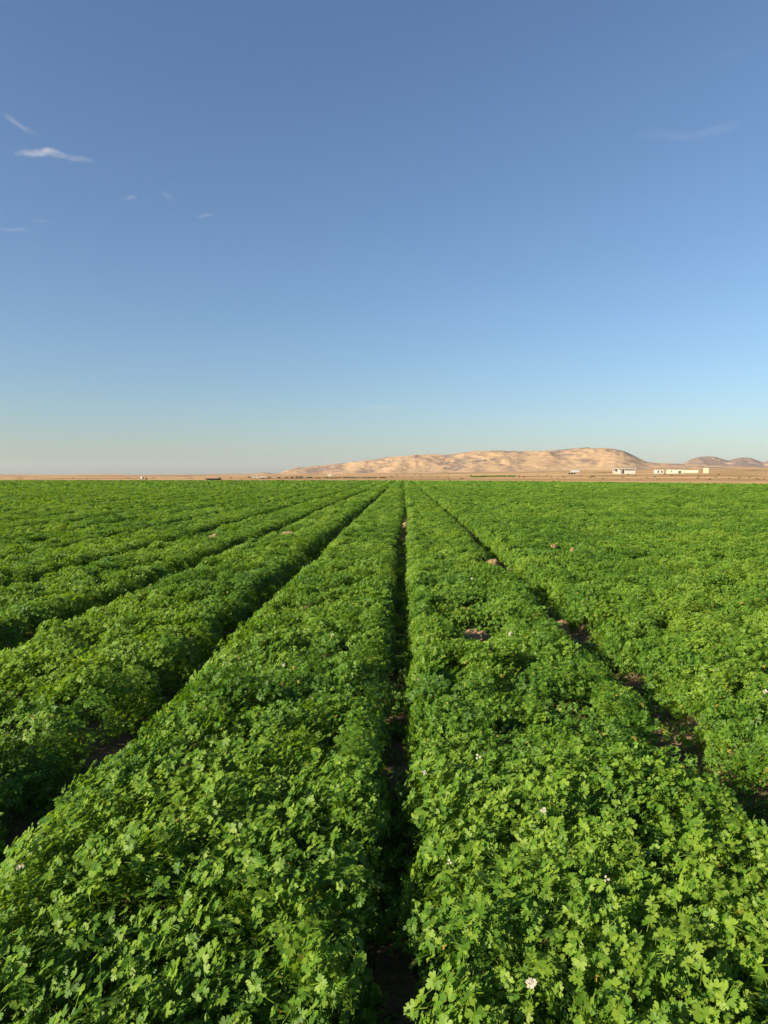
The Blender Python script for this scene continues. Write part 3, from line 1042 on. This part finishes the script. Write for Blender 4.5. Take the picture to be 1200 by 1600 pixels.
# ------------------------------------------------------------------ clods and dead leaves on the furrow floors
def clods():
    V = []; Fc = []
    base = [(-1, 0, 0), (1, 0, 0), (0, -1, 0), (0, 1, 0), (0, 0, -1), (0, 0, 1)]
    tri = [(0, 2, 5), (2, 1, 5), (1, 3, 5), (3, 0, 5), (2, 0, 4), (1, 2, 4), (3, 1, 4), (0, 3, 4)]
    V_ = []; T_ = []
    n = 0
    for k in (-3, -2, -1, 0, 1, 2):
        for i in range(700):
            y = 1.0+24*rng.random()**1.6; x = float(gap_x(k, y))+rng.normal(0, .10)
            s = 0.004+0.014*rng.random()**3
            v = (np.array(base)*rng.uniform(.6, 1.2, (6, 3)))*s*np.array([1, 1, .7])+np.array([x, y, 0.006+s*.3])
            V_.append(v); T_.append(np.array(tri)+n); n += 6
    for (hx, hy, r, st) in HOLES:
        for i in range(160):
            x = hx+rng.normal(0, r*.7); y = hy+rng.normal(0, r*.7)
            s = 0.006+0.022*rng.random()**3
            v = (np.array(base)*rng.uniform(.6, 1.2, (6, 3)))*s*np.array([1, 1, .7])+np.array([x, y, float(soil_z(np.array([x]), np.array([y]))[0])+s*.3])
            V_.append(v); T_.append(np.array(tri)+n); n += 6
    me = fast_mesh('soil_clods', np.concatenate(V_), np.concatenate(T_))
    o = link('soil_clods', me, M_SOIL)
    tag(o, 'crumbs and clods of sandy soil lying in the furrows and bare patches', 'soil', kind='stuff')


clods()


def litter():
    V_ = []; T_ = []; n = 0
    spots = [(0.63, 6.05, 0.12, 0), (1.78, 3.3, .14, 40), (1.72, 3.9, .10, 24), (1.5, 7.4, .10, 20)]
    for k in (-2, -1, 0, 1):
        for i in range(26):
            y = 1.4+14*rng.random()**1.3
            spots.append((float(gap_x(k, y))+rng.normal(0, .10), y, 0.02, 1))
    for (x0, y0, r, m) in spots:
        for i in range(m):
            V, f = compound_leaf(0.014*rng.uniform(.7, 1.2), OUT_MID, rng)
            x = x0+rng.normal(0, r*.6); y = y0+rng.normal(0, r*.6)
            V = orient(V, (rng.normal(0, .5), rng.normal(0, .5), 1), rng.uniform(0, 6.28))+np.array([x, y, float(soil_z(np.array([x]), np.array([y]))[0])+0.014])
            V_.append(V); T_.append(np.array(f)+n); n += len(V)
    me = fast_mesh('dead_leaves', np.concatenate(V_), np.concatenate(T_))
    o = link('dead_leaves', me, M_DRY)
    tag(o, 'withered tan leaves lying on the soil of the furrows', 'dead leaves', kind='stuff')


litter()

# ------------------------------------------------------------------ far buildings
def face_camera(root, p):
    root.location = p
    root.rotation_euler = (0, 0, math.atan2(-p.x, p.y))


def thing(name, label, cat, p, group=None):
    o = link(name, None); o.empty_display_size = 1
    face_camera(o, p)
    return tag(o, label, cat, group)


def scale_at(px0, px1, py):
    p, d = spot((px0+px1)/2, py)
    return p, d/F          # metres per pixel of the photograph


def with_openings(x0, x1, z0, z1, y, th, holes):
    """front wall as boxes around rectangular openings (x0,x1,z0,z1), sorted along x"""
    out = []; cx = x0
    for (a, b, c, d) in holes:
        if a > cx: out.append((cx, a, y, y+th, z0, z1))
        if c > z0: out.append((a, b, y, y+th, z0, c))
        if d < z1: out.append((a, b, y, y+th, d, z1))
        cx = b
    if cx < x1: out.append((cx, x1, y, y+th, z0, z1))
    return out


def house(name, label, px0, px1, ytop, ybot, mat, depth, doors=(), windows=(), group=None, parapet=True, cat='building', roofmat=None):
    p, m = scale_at(px0, px1, ybot)
    W = (px1-px0)*m; H = (ybot-ytop)*m
    t = thing(name, label, cat, p, group)
    ox = lambda px: (px-(px0+px1)/2)*m
    holes = []
    for (a, b, zt) in doors: holes.append((ox(a), ox(b), -0.6, H*zt))
    for (a, b, z0, z1) in windows: holes.append((ox(a), ox(b), H*z0, H*z1))
    holes.sort()
    bl = with_openings(-W/2, W/2, -0.6, H, -depth/2, 0.25, holes)
    bl += [(-W/2, -W/2+0.25, -depth/2+.25, depth/2, -0.6, H), (W/2-0.25, W/2, -depth/2+.25, depth/2, -0.6, H), (-W/2+.25, W/2-.25, depth/2-.25, depth/2, -0.6, H)]
    link('wall', boxes('wall', bl), mat, t)
    rf = [(-W/2+.252, W/2-.252, -depth/2+.252, depth/2-.252, H-0.45, H-0.2)]
    link('roof', boxes('roof', rf), roofmat or mat, t)
    if parapet:
        link('parapet', boxes('parapet', [(-W/2-.12, W/2+.12, -depth/2-.12, -depth/2+.2, H+.003, H+.28), (-W/2-.12, W/2+.12, depth/2-.2, depth/2+.12, H+.003, H+.28)]), mat, t)
    for (a, b, zt) in doors:
        d = link('door', boxes('door', [(ox(a)+.002, ox(b)-.002, -depth/2+.12, -depth/2+.17, -0.5, H*zt-.002)]), M_DARK, t)
    for (a, b, z0, z1) in windows:
        w = link('window', boxes('window', [(ox(a)+.002, ox(b)-.002, -depth/2+.14, -depth/2+.18, H*z0+.002, H*z1-.002)]), M_DARK, t)
        link('sill', boxes('sill', [(ox(a)-.1, ox(b)+.1, -depth/2-.08, -depth/2-.003, H*z0-.14, H*z0-.02)]), mat, w)
    return t


# right-hand group, from left to right
def concrete_frame():
    px0, px1, yt, yb = 958.5, 991, 732.6, 740.2
    p, m = scale_at(px0, px1, yb)
    t = thing('unfinished_building', 'unfinished grey block building with open bays, below the steep end of the big hill', 'building', p)
    ox = lambda px: (px-(px0+px1)/2)*m
    H = (yb-yt)*m; D = 9
    for a in (958.6, 961.6, 965.4, 968.6, 971.6, 975, 978.6, 982.2, 986, 989.6):
        link('pillar', boxes('pillar', [(ox(a), ox(a)+0.75*m, -D/2, -D/2+.5, -0.6, H*0.90)]), M_GREY, t)
    link('slab', boxes('slab', [(ox(958), ox(991.4), -D/2-.2, D/2, H*0.90+.003, H)]), M_GREY, t)
    link('back_wall', boxes('back_wall', [(ox(960), ox(990.5), D/2-.8, D/2-.4, -0.6, H*0.9)]), M_GREY, t)
    for (a, b) in ((975.8, 978.6), (979.4, 982.2), (983, 986), (986.8, 989.6)):
        link('infill_panel', boxes('infill_panel', [(ox(a)+.01, ox(b)-.01, -D/2+.15, -D/2+.35, -0.6, H*0.62)]), M_GREY, t)
    link('infill_panel', boxes('infill_panel', [(ox(966.2), ox(968.5), -D/2+.12, -D/2+.3, -0.6, H*0.8)]), M_WHITE, t)
    link('infill_panel', boxes('infill_panel', [(ox(969.4), ox(970.6), -D/2+.12, -D/2+.3, -0.6, H*0.7)]), M_WHITE, t)


concrete_frame()
house('small_house', 'small grey house with two dark square openings, just right of the unfinished building', 1022.5, 1036, 735, 739.9, M_GREY, 6, windows=((1027.9, 1029.9, .22, .86), (1032.6, 1034.6, .22, .86)))
house('long_house', 'long low white house with one dark doorway near its right end', 1043, 1066.2, 735, 739.6, M_WHITE, 8, doors=((1059.2, 1062.8, .78),), windows=((1049.2, 1050.8, .3, .8),))
house('white_shed', 'plain long white shed without openings, right of the white house with the doorway', 1071, 1089.2, 735, 738.6, M_WHITE, 7, parapet=False, roofmat=M_ROOF)
house('tower_house', 'narrow tall cream block standing alone at the right end of the building group', 1099.6, 1106.4, 732.4, 739.2, M_CREAM, 6, windows=((1102.2, 1103.0, .55, .8),))


def shelter():
    px0, px1, yt, yb = 886.5, 905, 735, 741
    p, m = scale_at(px0, px1, yb)
    t = thing('open_shelter', 'open shelter with bright white roof and dark lean-to, alone below the big hill', 'shelter', p)
    ox = lambda px: (px-(px0+px1)/2)*m
    H = (yb-yt)*m; D = 9
    bm = bmesh.new()
    vs = [bm.verts.new(v) for v in ((ox(891), -D/2, H*.62), (ox(905), -D/2, H*.58), (ox(904), D/2, H), (ox(893), D/2, H),
                                    (ox(891), -D/2, H*.62-.15), (ox(905), -D/2, H*.58-.15), (ox(904), D/2, H-.15), (ox(893), D/2, H-.15))]
    for f in ((0, 1, 2, 3), (7, 6, 5, 4), (0, 4, 5, 1), (1, 5, 6, 2), (2, 6, 7, 3), (3, 7, 4, 0)): bm.faces.new([vs[i] for i in f])
    me = bpy.data.meshes.new('roof'); bm.to_mesh(me); bm.free()
    link('roof', me, M_ROOF, t)
    for a in (891.4, 896, 900.5, 904.2):
        link('post', boxes('post', [(ox(a), ox(a)+.2, -D/2+.2, -D/2+.4, -0.6, H*.56)]), M_GREY, t)
        link('post', boxes('post', [(ox(a), ox(a)+.2, D/2-.6, D/2-.4, -0.6, H*.8)]), M_GREY, t)
    link('lean_to_roof', boxes('lean_to_roof', [(ox(886.5), ox(893), -D/2-1.5, D/2-2, H*.34, H*.46)]), M_ROOF_GREY, t)
    link('back_wall', boxes('back_wall', [(ox(889), ox(899), D/2-1.4, D/2-1.1, -0.6, H*.33)]), M_DARK, t)
    for a in (886.8, 892.3):
        link('post', boxes('post', [(ox(a), ox(a)+.2, -D/2-1.2, -D/2-1.0, -0.6, H*.34)]), M_GREY, t)


shelter()

# left-hand group
house('white_cottage', 'white two-block cottage at the left foot of the big hill, taller of the pair there', 394.2, 403.2, 742.6, 746.9, M_WHITE, 7, doors=((398.6, 399.4, .8),), windows=((395.6, 396.5, .4, .75), (401.2, 402.1, .4, .75)))
house('low_white_shed', 'low long white shed just right of the white cottage', 405.8, 416.2, 744.6, 746.9, M_WHITE, 6, parapet=False, roofmat=M_ROOF)
house('white_hut', 'single small white hut with a dark doorway below the left shoulder of the hill', 512.2, 519.6, 741, 744.2, M_WHITE, 5, doors=((518.3, 519.2, .8),))


def tank():
    p, m = scale_at(220, 224, 749.6)
    t = thing('water_tank', 'small white water tank on a low stand, far left at the field edge', 'tank', p)
    r = 1.75*m; H = 4.4*m
    bm = bmesh.new()
    bmesh.ops.create_cone(bm, cap_ends=True, segments=20, radius1=r, radius2=r, depth=H*.62, matrix=Matrix.Translation((0, 0, H*.38+H*.31)))
    bmesh.ops.create_cone(bm, cap_ends=True, segments=20, radius1=r, radius2=r*.25, depth=H*.12, matrix=Matrix.Translation((0, 0, H*1.06)))
    me = bpy.data.meshes.new('tank_body'); bm.to_mesh(me); bm.free()
    link('tank_body', me, M_TANK, t)
    link('stand', boxes('stand', [(-r*.8, r*.8, -r*.8, r*.8, -0.5, H*.37)]), M_GREY, t)
    link('pipe', boxes('pipe', [(r*1.2, r*1.2+.12, -.06, .06, -0.5, H*.9)]), M_DARK, t)


tank()


def long_shed():
    p, m = scale_at(322, 346, 750.0)
    t = thing('dark_shed', 'long low dark brown shed at the edge of the field, left of the white cottage', 'shed', p)
    W = 22*m; H = 2.4*m; D = 5
    M_BR = plain_material('dark_brown_boards', (0.135, 0.098, 0.064), 0.9, 0.3, 0.8, stretch=(4, 4, .4))
    link('wall', boxes('wall', with_openings(-W/2, W/2, -.4, H*.8, -D/2, .15, [(-W*.1, W*.05, -.4, H*.6)])+[(-W/2, -W/2+.15, -D/2+.15, D/2, -.4, H*.8), (W/2-.15, W/2, -D/2+.15, D/2, -.4, H*.8), (-W/2+.15, W/2-.15, D/2-.15, D/2, -.4, H*.8)]), M_BR, t)
    link('roof', boxes('roof', [(-W/2-.3, W/2+.3, -D/2-.4, D/2+.3, H*.8+.003, H)]), M_BR, t)
    link('door', boxes('door', [(-W*.1+.01, W*.05-.01, -D/2+.05, -D/2+.1, -.4, H*.6-.01)]), M_DARK, t)


long_shed()


# ------------------------------------------------------------------ far bushes and small trees
def bush_mesh(rg, w, h, nl, ls, trunk=0.0):
    V = []; Fc = []
    lobes = [(rg.uniform(-.6, .6)*w/2, rg.uniform(-.5, .5)*w/2, trunk+rg.uniform(.3, .7)*(h-trunk), rg.uniform(.25, .45)*min(w, (h-trunk)*1.6)) for _ in range(7)]
    for i in range(nl):
        lx, ly, lz, lr = lobes[int(rg.integers(0, len(lobes)))]
        d = rg.normal(0, 1, 3); d /= np.linalg.norm(d)
        c = np.array([lx, ly, lz])+d*lr*rg.random()**.4*np.array([1, 1, .8])
        c[2] = max(c[2], 0.05)
        a = rg.normal(0, 1, 3); a /= np.linalg.norm(a); b = np.cross(a, rg.normal(0, 1, 3)); b /= np.linalg.norm(b)
        s = ls*rg.uniform(.6, 1.3); n = len(V)
        V += [c-a*s, c+b*s*.5, c+a*s, c-b*s*.5]; Fc += [(n, n+1, n+2), (n, n+2, n+3)]
    return fast_mesh('crown', np.array(V), np.array(Fc))


def twig_mesh(rg, w, h):
    V = []; Fc = []
    for i in range(5):
        a = rg.uniform(0, 6.28); r = w*.3*rg.random()
        p0 = np.array([.1*math.cos(a), .1*math.sin(a), -.3]); p1 = np.array([r*math.cos(a), r*math.sin(a), h*.75])
        n = len(V)
        for p, ww in ((p0, .05*h/1.5), (p1, .015*h/1.5)):
            for m in range(4):
                V.append(p+ww*np.array([math.cos(m*1.57), math.sin(m*1.57), 0]))
        for m in range(4):
            m2 = (m+1) % 4
            Fc.append((n+m, n+m2, n+4+m2, n+4+m))
    return fast_mesh('stem', np.array(V), np.array(Fc))


rb = np.random.default_rng(77)
CROWNS = [bush_mesh(rb, 2.4, 1.5, 420, 0.16) for _ in range(4)]
TWIGS = [twig_mesh(rb, 2.4, 1.5) for _ in range(4)]
for me in CROWNS: me.materials.append(M_BUSH)
for me in TWIGS: me.materials.append(M_TWIG)


def bush(px, py, wpx, hpx, label, group, i, cat='bush', name='desert_bush'):
    p, d = spot(px, py)
    m = d/F
    t = link(name, None); t.empty_display_size = 1
    t.location = p; t.rotation_euler = (0, 0, rb.uniform(0, 6.28))
    s = hpx*m/1.5; sx = wpx*m/2.4
    t.scale = (sx, sx, s)
    tag(t, label, cat, group)
    link('crown', CROWNS[i % 4], None, t); link('stem', TWIGS[i % 4], None, t)


i = 0
for px in (343.5, 348):
    pass
bush(343, 750.0, 5, 4.6, 'dark round tree at the right end of the long dark shed', None, 1, 'tree', 'small_tree')
bush(228.3, 750.0, 2.6, 3.6, 'small dark bush just right of the white water tank', None, 2)
for px, py, w, h in ((389, 746.8, 6, 2.6), (411, 748, 9, 1.8), (421, 747.6, 9, 2.4), (436, 747.4, 8, 2.0), (447, 747.3, 9, 2.2), (456, 747.4, 8, 2.6), (463, 747.4, 7, 3.4), (470, 747.3, 8, 3.0)):
    bush(px, py, w, h, 'olive green bush in the scrub line right of the white cottage', 'olive bushes right of the white cottage', i); i += 1
for px in np.arange(480, 606, 6.3):
    bush(float(px)+rb.uniform(-2, 2), 747.4+rb.uniform(-.5, .5), rb.uniform(6, 11), rb.uniform(1.2, 2.2), 'low olive bush in the scrub line below the white hut', 'low olive bushes below the white hut', i); i += 1
for k in range(34):
    bush(rb.uniform(605, 885), rb.uniform(742.5, 749), rb.uniform(1.6, 4), rb.uniform(.8, 1.8), 'tiny dark dry shrub dotted on the sandy plain below the middle of the big hill', 'dry shrubs on the middle plain', i); i += 1
for k in range(30):
    bush(rb.uniform(905, 1195), rb.uniform(741.5, 749.5), rb.uniform(2, 6), rb.uniform(.6, 1.4), 'tiny dark dry shrub dotted on the sandy plain in front of the right-hand buildings', 'dry shrubs on the right plain', i); i += 1
bush(926, 745.2, 7, 2.0, 'wide flat-topped dark shrub right of the open shelter', None, 3)
for k in range(18):
    bush(rb.uniform(2, 390), rb.uniform(746.5, 749.4), rb.uniform(2, 7), rb.uniform(.4, .9), 'tiny dark dry shrub on the sandy strip at the left end of the field edge', 'dry shrubs on the left plain', i); i += 1


# strip of green crop on the plain
def far_strip():
    p0, d0 = spot(736, 745.6); p1, d1 = spot(802, 744.6)
    n = 1600
    V = []; Fc = []
    for k in range(n):
        t = rb.random(); q = p0.lerp(p1, t)
        x = q.x+rb.normal(0, 1.0); y = q.y+rb.uniform(-6, 6); z = float(terrain_z(np.array([x]), np.array([y]))[0])
        hgt = rb.uniform(.3, 1.1)
        c = np.array([x, y, z+hgt*.6]); a = rb.normal(0, 1, 3); a /= np.linalg.norm(a); b = np.cross(a, rb.normal(0, 1, 3)); b /= np.linalg.norm(b)
        s = .55; m = len(V)
        V += [c-a*s, c+b*s*.6, c+a*s, c-b*s*.6]; Fc += [(m, m+1, m+2), (m, m+2, m+3)]
    me = fast_mesh('green_strip', np.array(V), np.array(Fc))
    o = link('green_strip', me, M_LEAF)
    tag(o, 'narrow strip of green crop far out on the sandy plain', 'crop', kind='stuff')


far_strip()

# ------------------------------------------------------------------ wisps of cloud
def cloud_material():
    m, nt, out = new_mat('cloud_wisp')
    co = nt.nodes.new('ShaderNodeTexCoord').outputs['Object']
    at = nt.nodes.new('ShaderNodeAttribute'); at.attribute_name = 'thick'
    n = noise(nt, mapping(nt, co, (0.0026, 0.0016, 0.002)), 1.0, 8, 0.68)
    mr = nt.nodes.new('ShaderNodeMapRange'); mr.inputs['From Min'].default_value = 0.34; mr.inputs['From Max'].default_value = 0.72
    nt.links.new(n, mr.inputs['Value'])
    mu = N(nt, 'ShaderNodeMath', operation='MULTIPLY'); nt.links.new(mr.outputs['Result'], mu.inputs[0]); nt.links.new(at.outputs['Fac'], mu.inputs[1])
    d = nt.nodes.new('ShaderNodeBsdfDiffuse'); d.inputs['Color'].default_value = (0.9, 0.9, 0.9, 1)
    tl = nt.nodes.new('ShaderNodeBsdfTranslucent'); tl.inputs['Color'].default_value = (0.95, 0.95, 0.95, 1)
    mx = nt.nodes.new('ShaderNodeMixShader'); mx.inputs[0].default_value = 0.6
    nt.links.new(d.outputs[0], mx.inputs[1]); nt.links.new(tl.outputs[0], mx.inputs[2])
    tr = nt.nodes.new('ShaderNodeBsdfTransparent')
    m2 = nt.nodes.new('ShaderNodeMixShader')
    nt.links.new(mu.outputs[0], m2.inputs[0]); nt.links.new(tr.outputs[0], m2.inputs[1]); nt.links.new(mx.outputs[0], m2.inputs[2])
    nt.links.new(m2.outputs[0], out.inputs['Surface'])
    return m


M_CLOUD = cloud_material()


def wisp(pts, width, dens, label, dist=9000, seed=0):
    """a thin streak of ice cloud: a wavy horizontal ribbon at its own height"""
    rw = np.random.default_rng(100+seed)
    P = [ray(*p) for p in pts]
    el = P[len(P)//2].z
    alt = dist*el
    path = []
    for r in P:
        path.append(Vector((r.x, r.y, r.z))*(alt/r.z)+Vector((0, 0, CAM_H)))
    c0 = path[len(path)//2].copy()
    half = width/F*dist/max(el, 0.12)/2
    n = 60; m = 17
    V = []; T = []; 
    L = len(path)-1
    for a in range(n):
        t = a/(n-1)*L; i = min(int(t), L-1); q = path[i].lerp(path[i+1], t-i)
        out = Vector((q.x, q.y, 0)).normalized()
        wob = 0.35*fbm(np.array([a/16.0]), np.array([seed*7.1]), 3, seed)[0]
        wd = 0.8+0.4*fbm(np.array([a/10.0]), np.array([seed*3.3+50]), 3, seed+5)[0]
        for b in range(m):
            s = (b/(m-1)-0.5)*2
            v = q+out*half*(s*wd+wob)
            V.append(v-c0)
            e = math.sin(math.pi*a/(n-1))**0.7
            T.append(dens*e*max(0, 1-s*s)**1.2)
    I = np.arange(n*m).reshape(n, m)
    q = np.stack([I[:-1, :-1], I[:-1, 1:], I[1:, 1:], I[1:, :-1]], -1).reshape(-1, 4)
    me = fast_mesh('cloud', np.array([tuple(v) for v in V]), q, smooth=True)
    a = me.attributes.new('thick', 'FLOAT', 'POINT'); a.data.foreach_set('value', np.array(T, np.float32))
    o = link('cloud', me, M_CLOUD, None, c0)
    tag(o, label, 'cloud', 'thin cloud wisps in the blue sky')


wisp([(20, 240), (50, 240), (75, 238), (110, 247), (150, 252)], 14, 0.62, 'brightest white wisp of cloud, a short streak at the upper left', seed=1)
wisp([(0, 172), (18, 188), (40, 202), (64, 210)], 9, 0.20, 'faint slanting wisp of cloud above the bright streak at the left edge', seed=2)
wisp([(194, 311), (204, 309), (214, 307)], 7, 0.22, 'tiny faint puff of cloud below and right of the bright streak', seed=3)
wisp([(252, 303), (264, 307), (276, 317)], 10, 0.13, 'very faint curl of cloud between the two tiny puffs', seed=4)
wisp([(306, 339), (320, 337), (334, 336)], 6, 0.20, 'tiny faint puff of cloud farthest right of the left-hand wisps', seed=5)
wisp([(50, 345), (64, 346), (82, 346)], 5, 0.15, 'thin short line of cloud above the low wisp at the left edge', seed=6)
wisp([(-6, 359), (18, 358), (36, 358), (48, 361)], 6, 0.2, 'low thin wisp of cloud at the left edge', seed=7)
wisp([(990, 212), (1040, 209), (1090, 211), (1130, 200), (1165, 190)], 18, 0.08, 'long faint rising veil of cloud at the upper right', seed=8)
wisp([(1118, 92), (1140, 86), (1175, 76)], 9, 0.05, 'very faint short streak of cloud near the top right corner', seed=9)
wisp([(560, 638), (600, 636), (640, 634)], 8, 0.16, 'faint flat streak of cloud low in the sky left of the hill top', seed=10)

# ------------------------------------------------------------------ haze
def haze():
    bl = boxes('haze', [(-9000, 9000, -800, 9000, -6.0, 150.0)])
    m, nt, out = new_mat('haze')
    v = nt.nodes.new('ShaderNodeVolumePrincipled')
    v.inputs['Color'].default_value = (0.86, 0.90, 0.96, 1)
    v.inputs['Density'].default_value = HAZE
    v.inputs['Anisotropy'].default_value = 0.1
    nt.links.new(v.outputs[0], out.inputs['Volume'])
    o = link('haze', bl, m); tag(o, kind='stuff')


HAZE = 4.0e-5
haze()
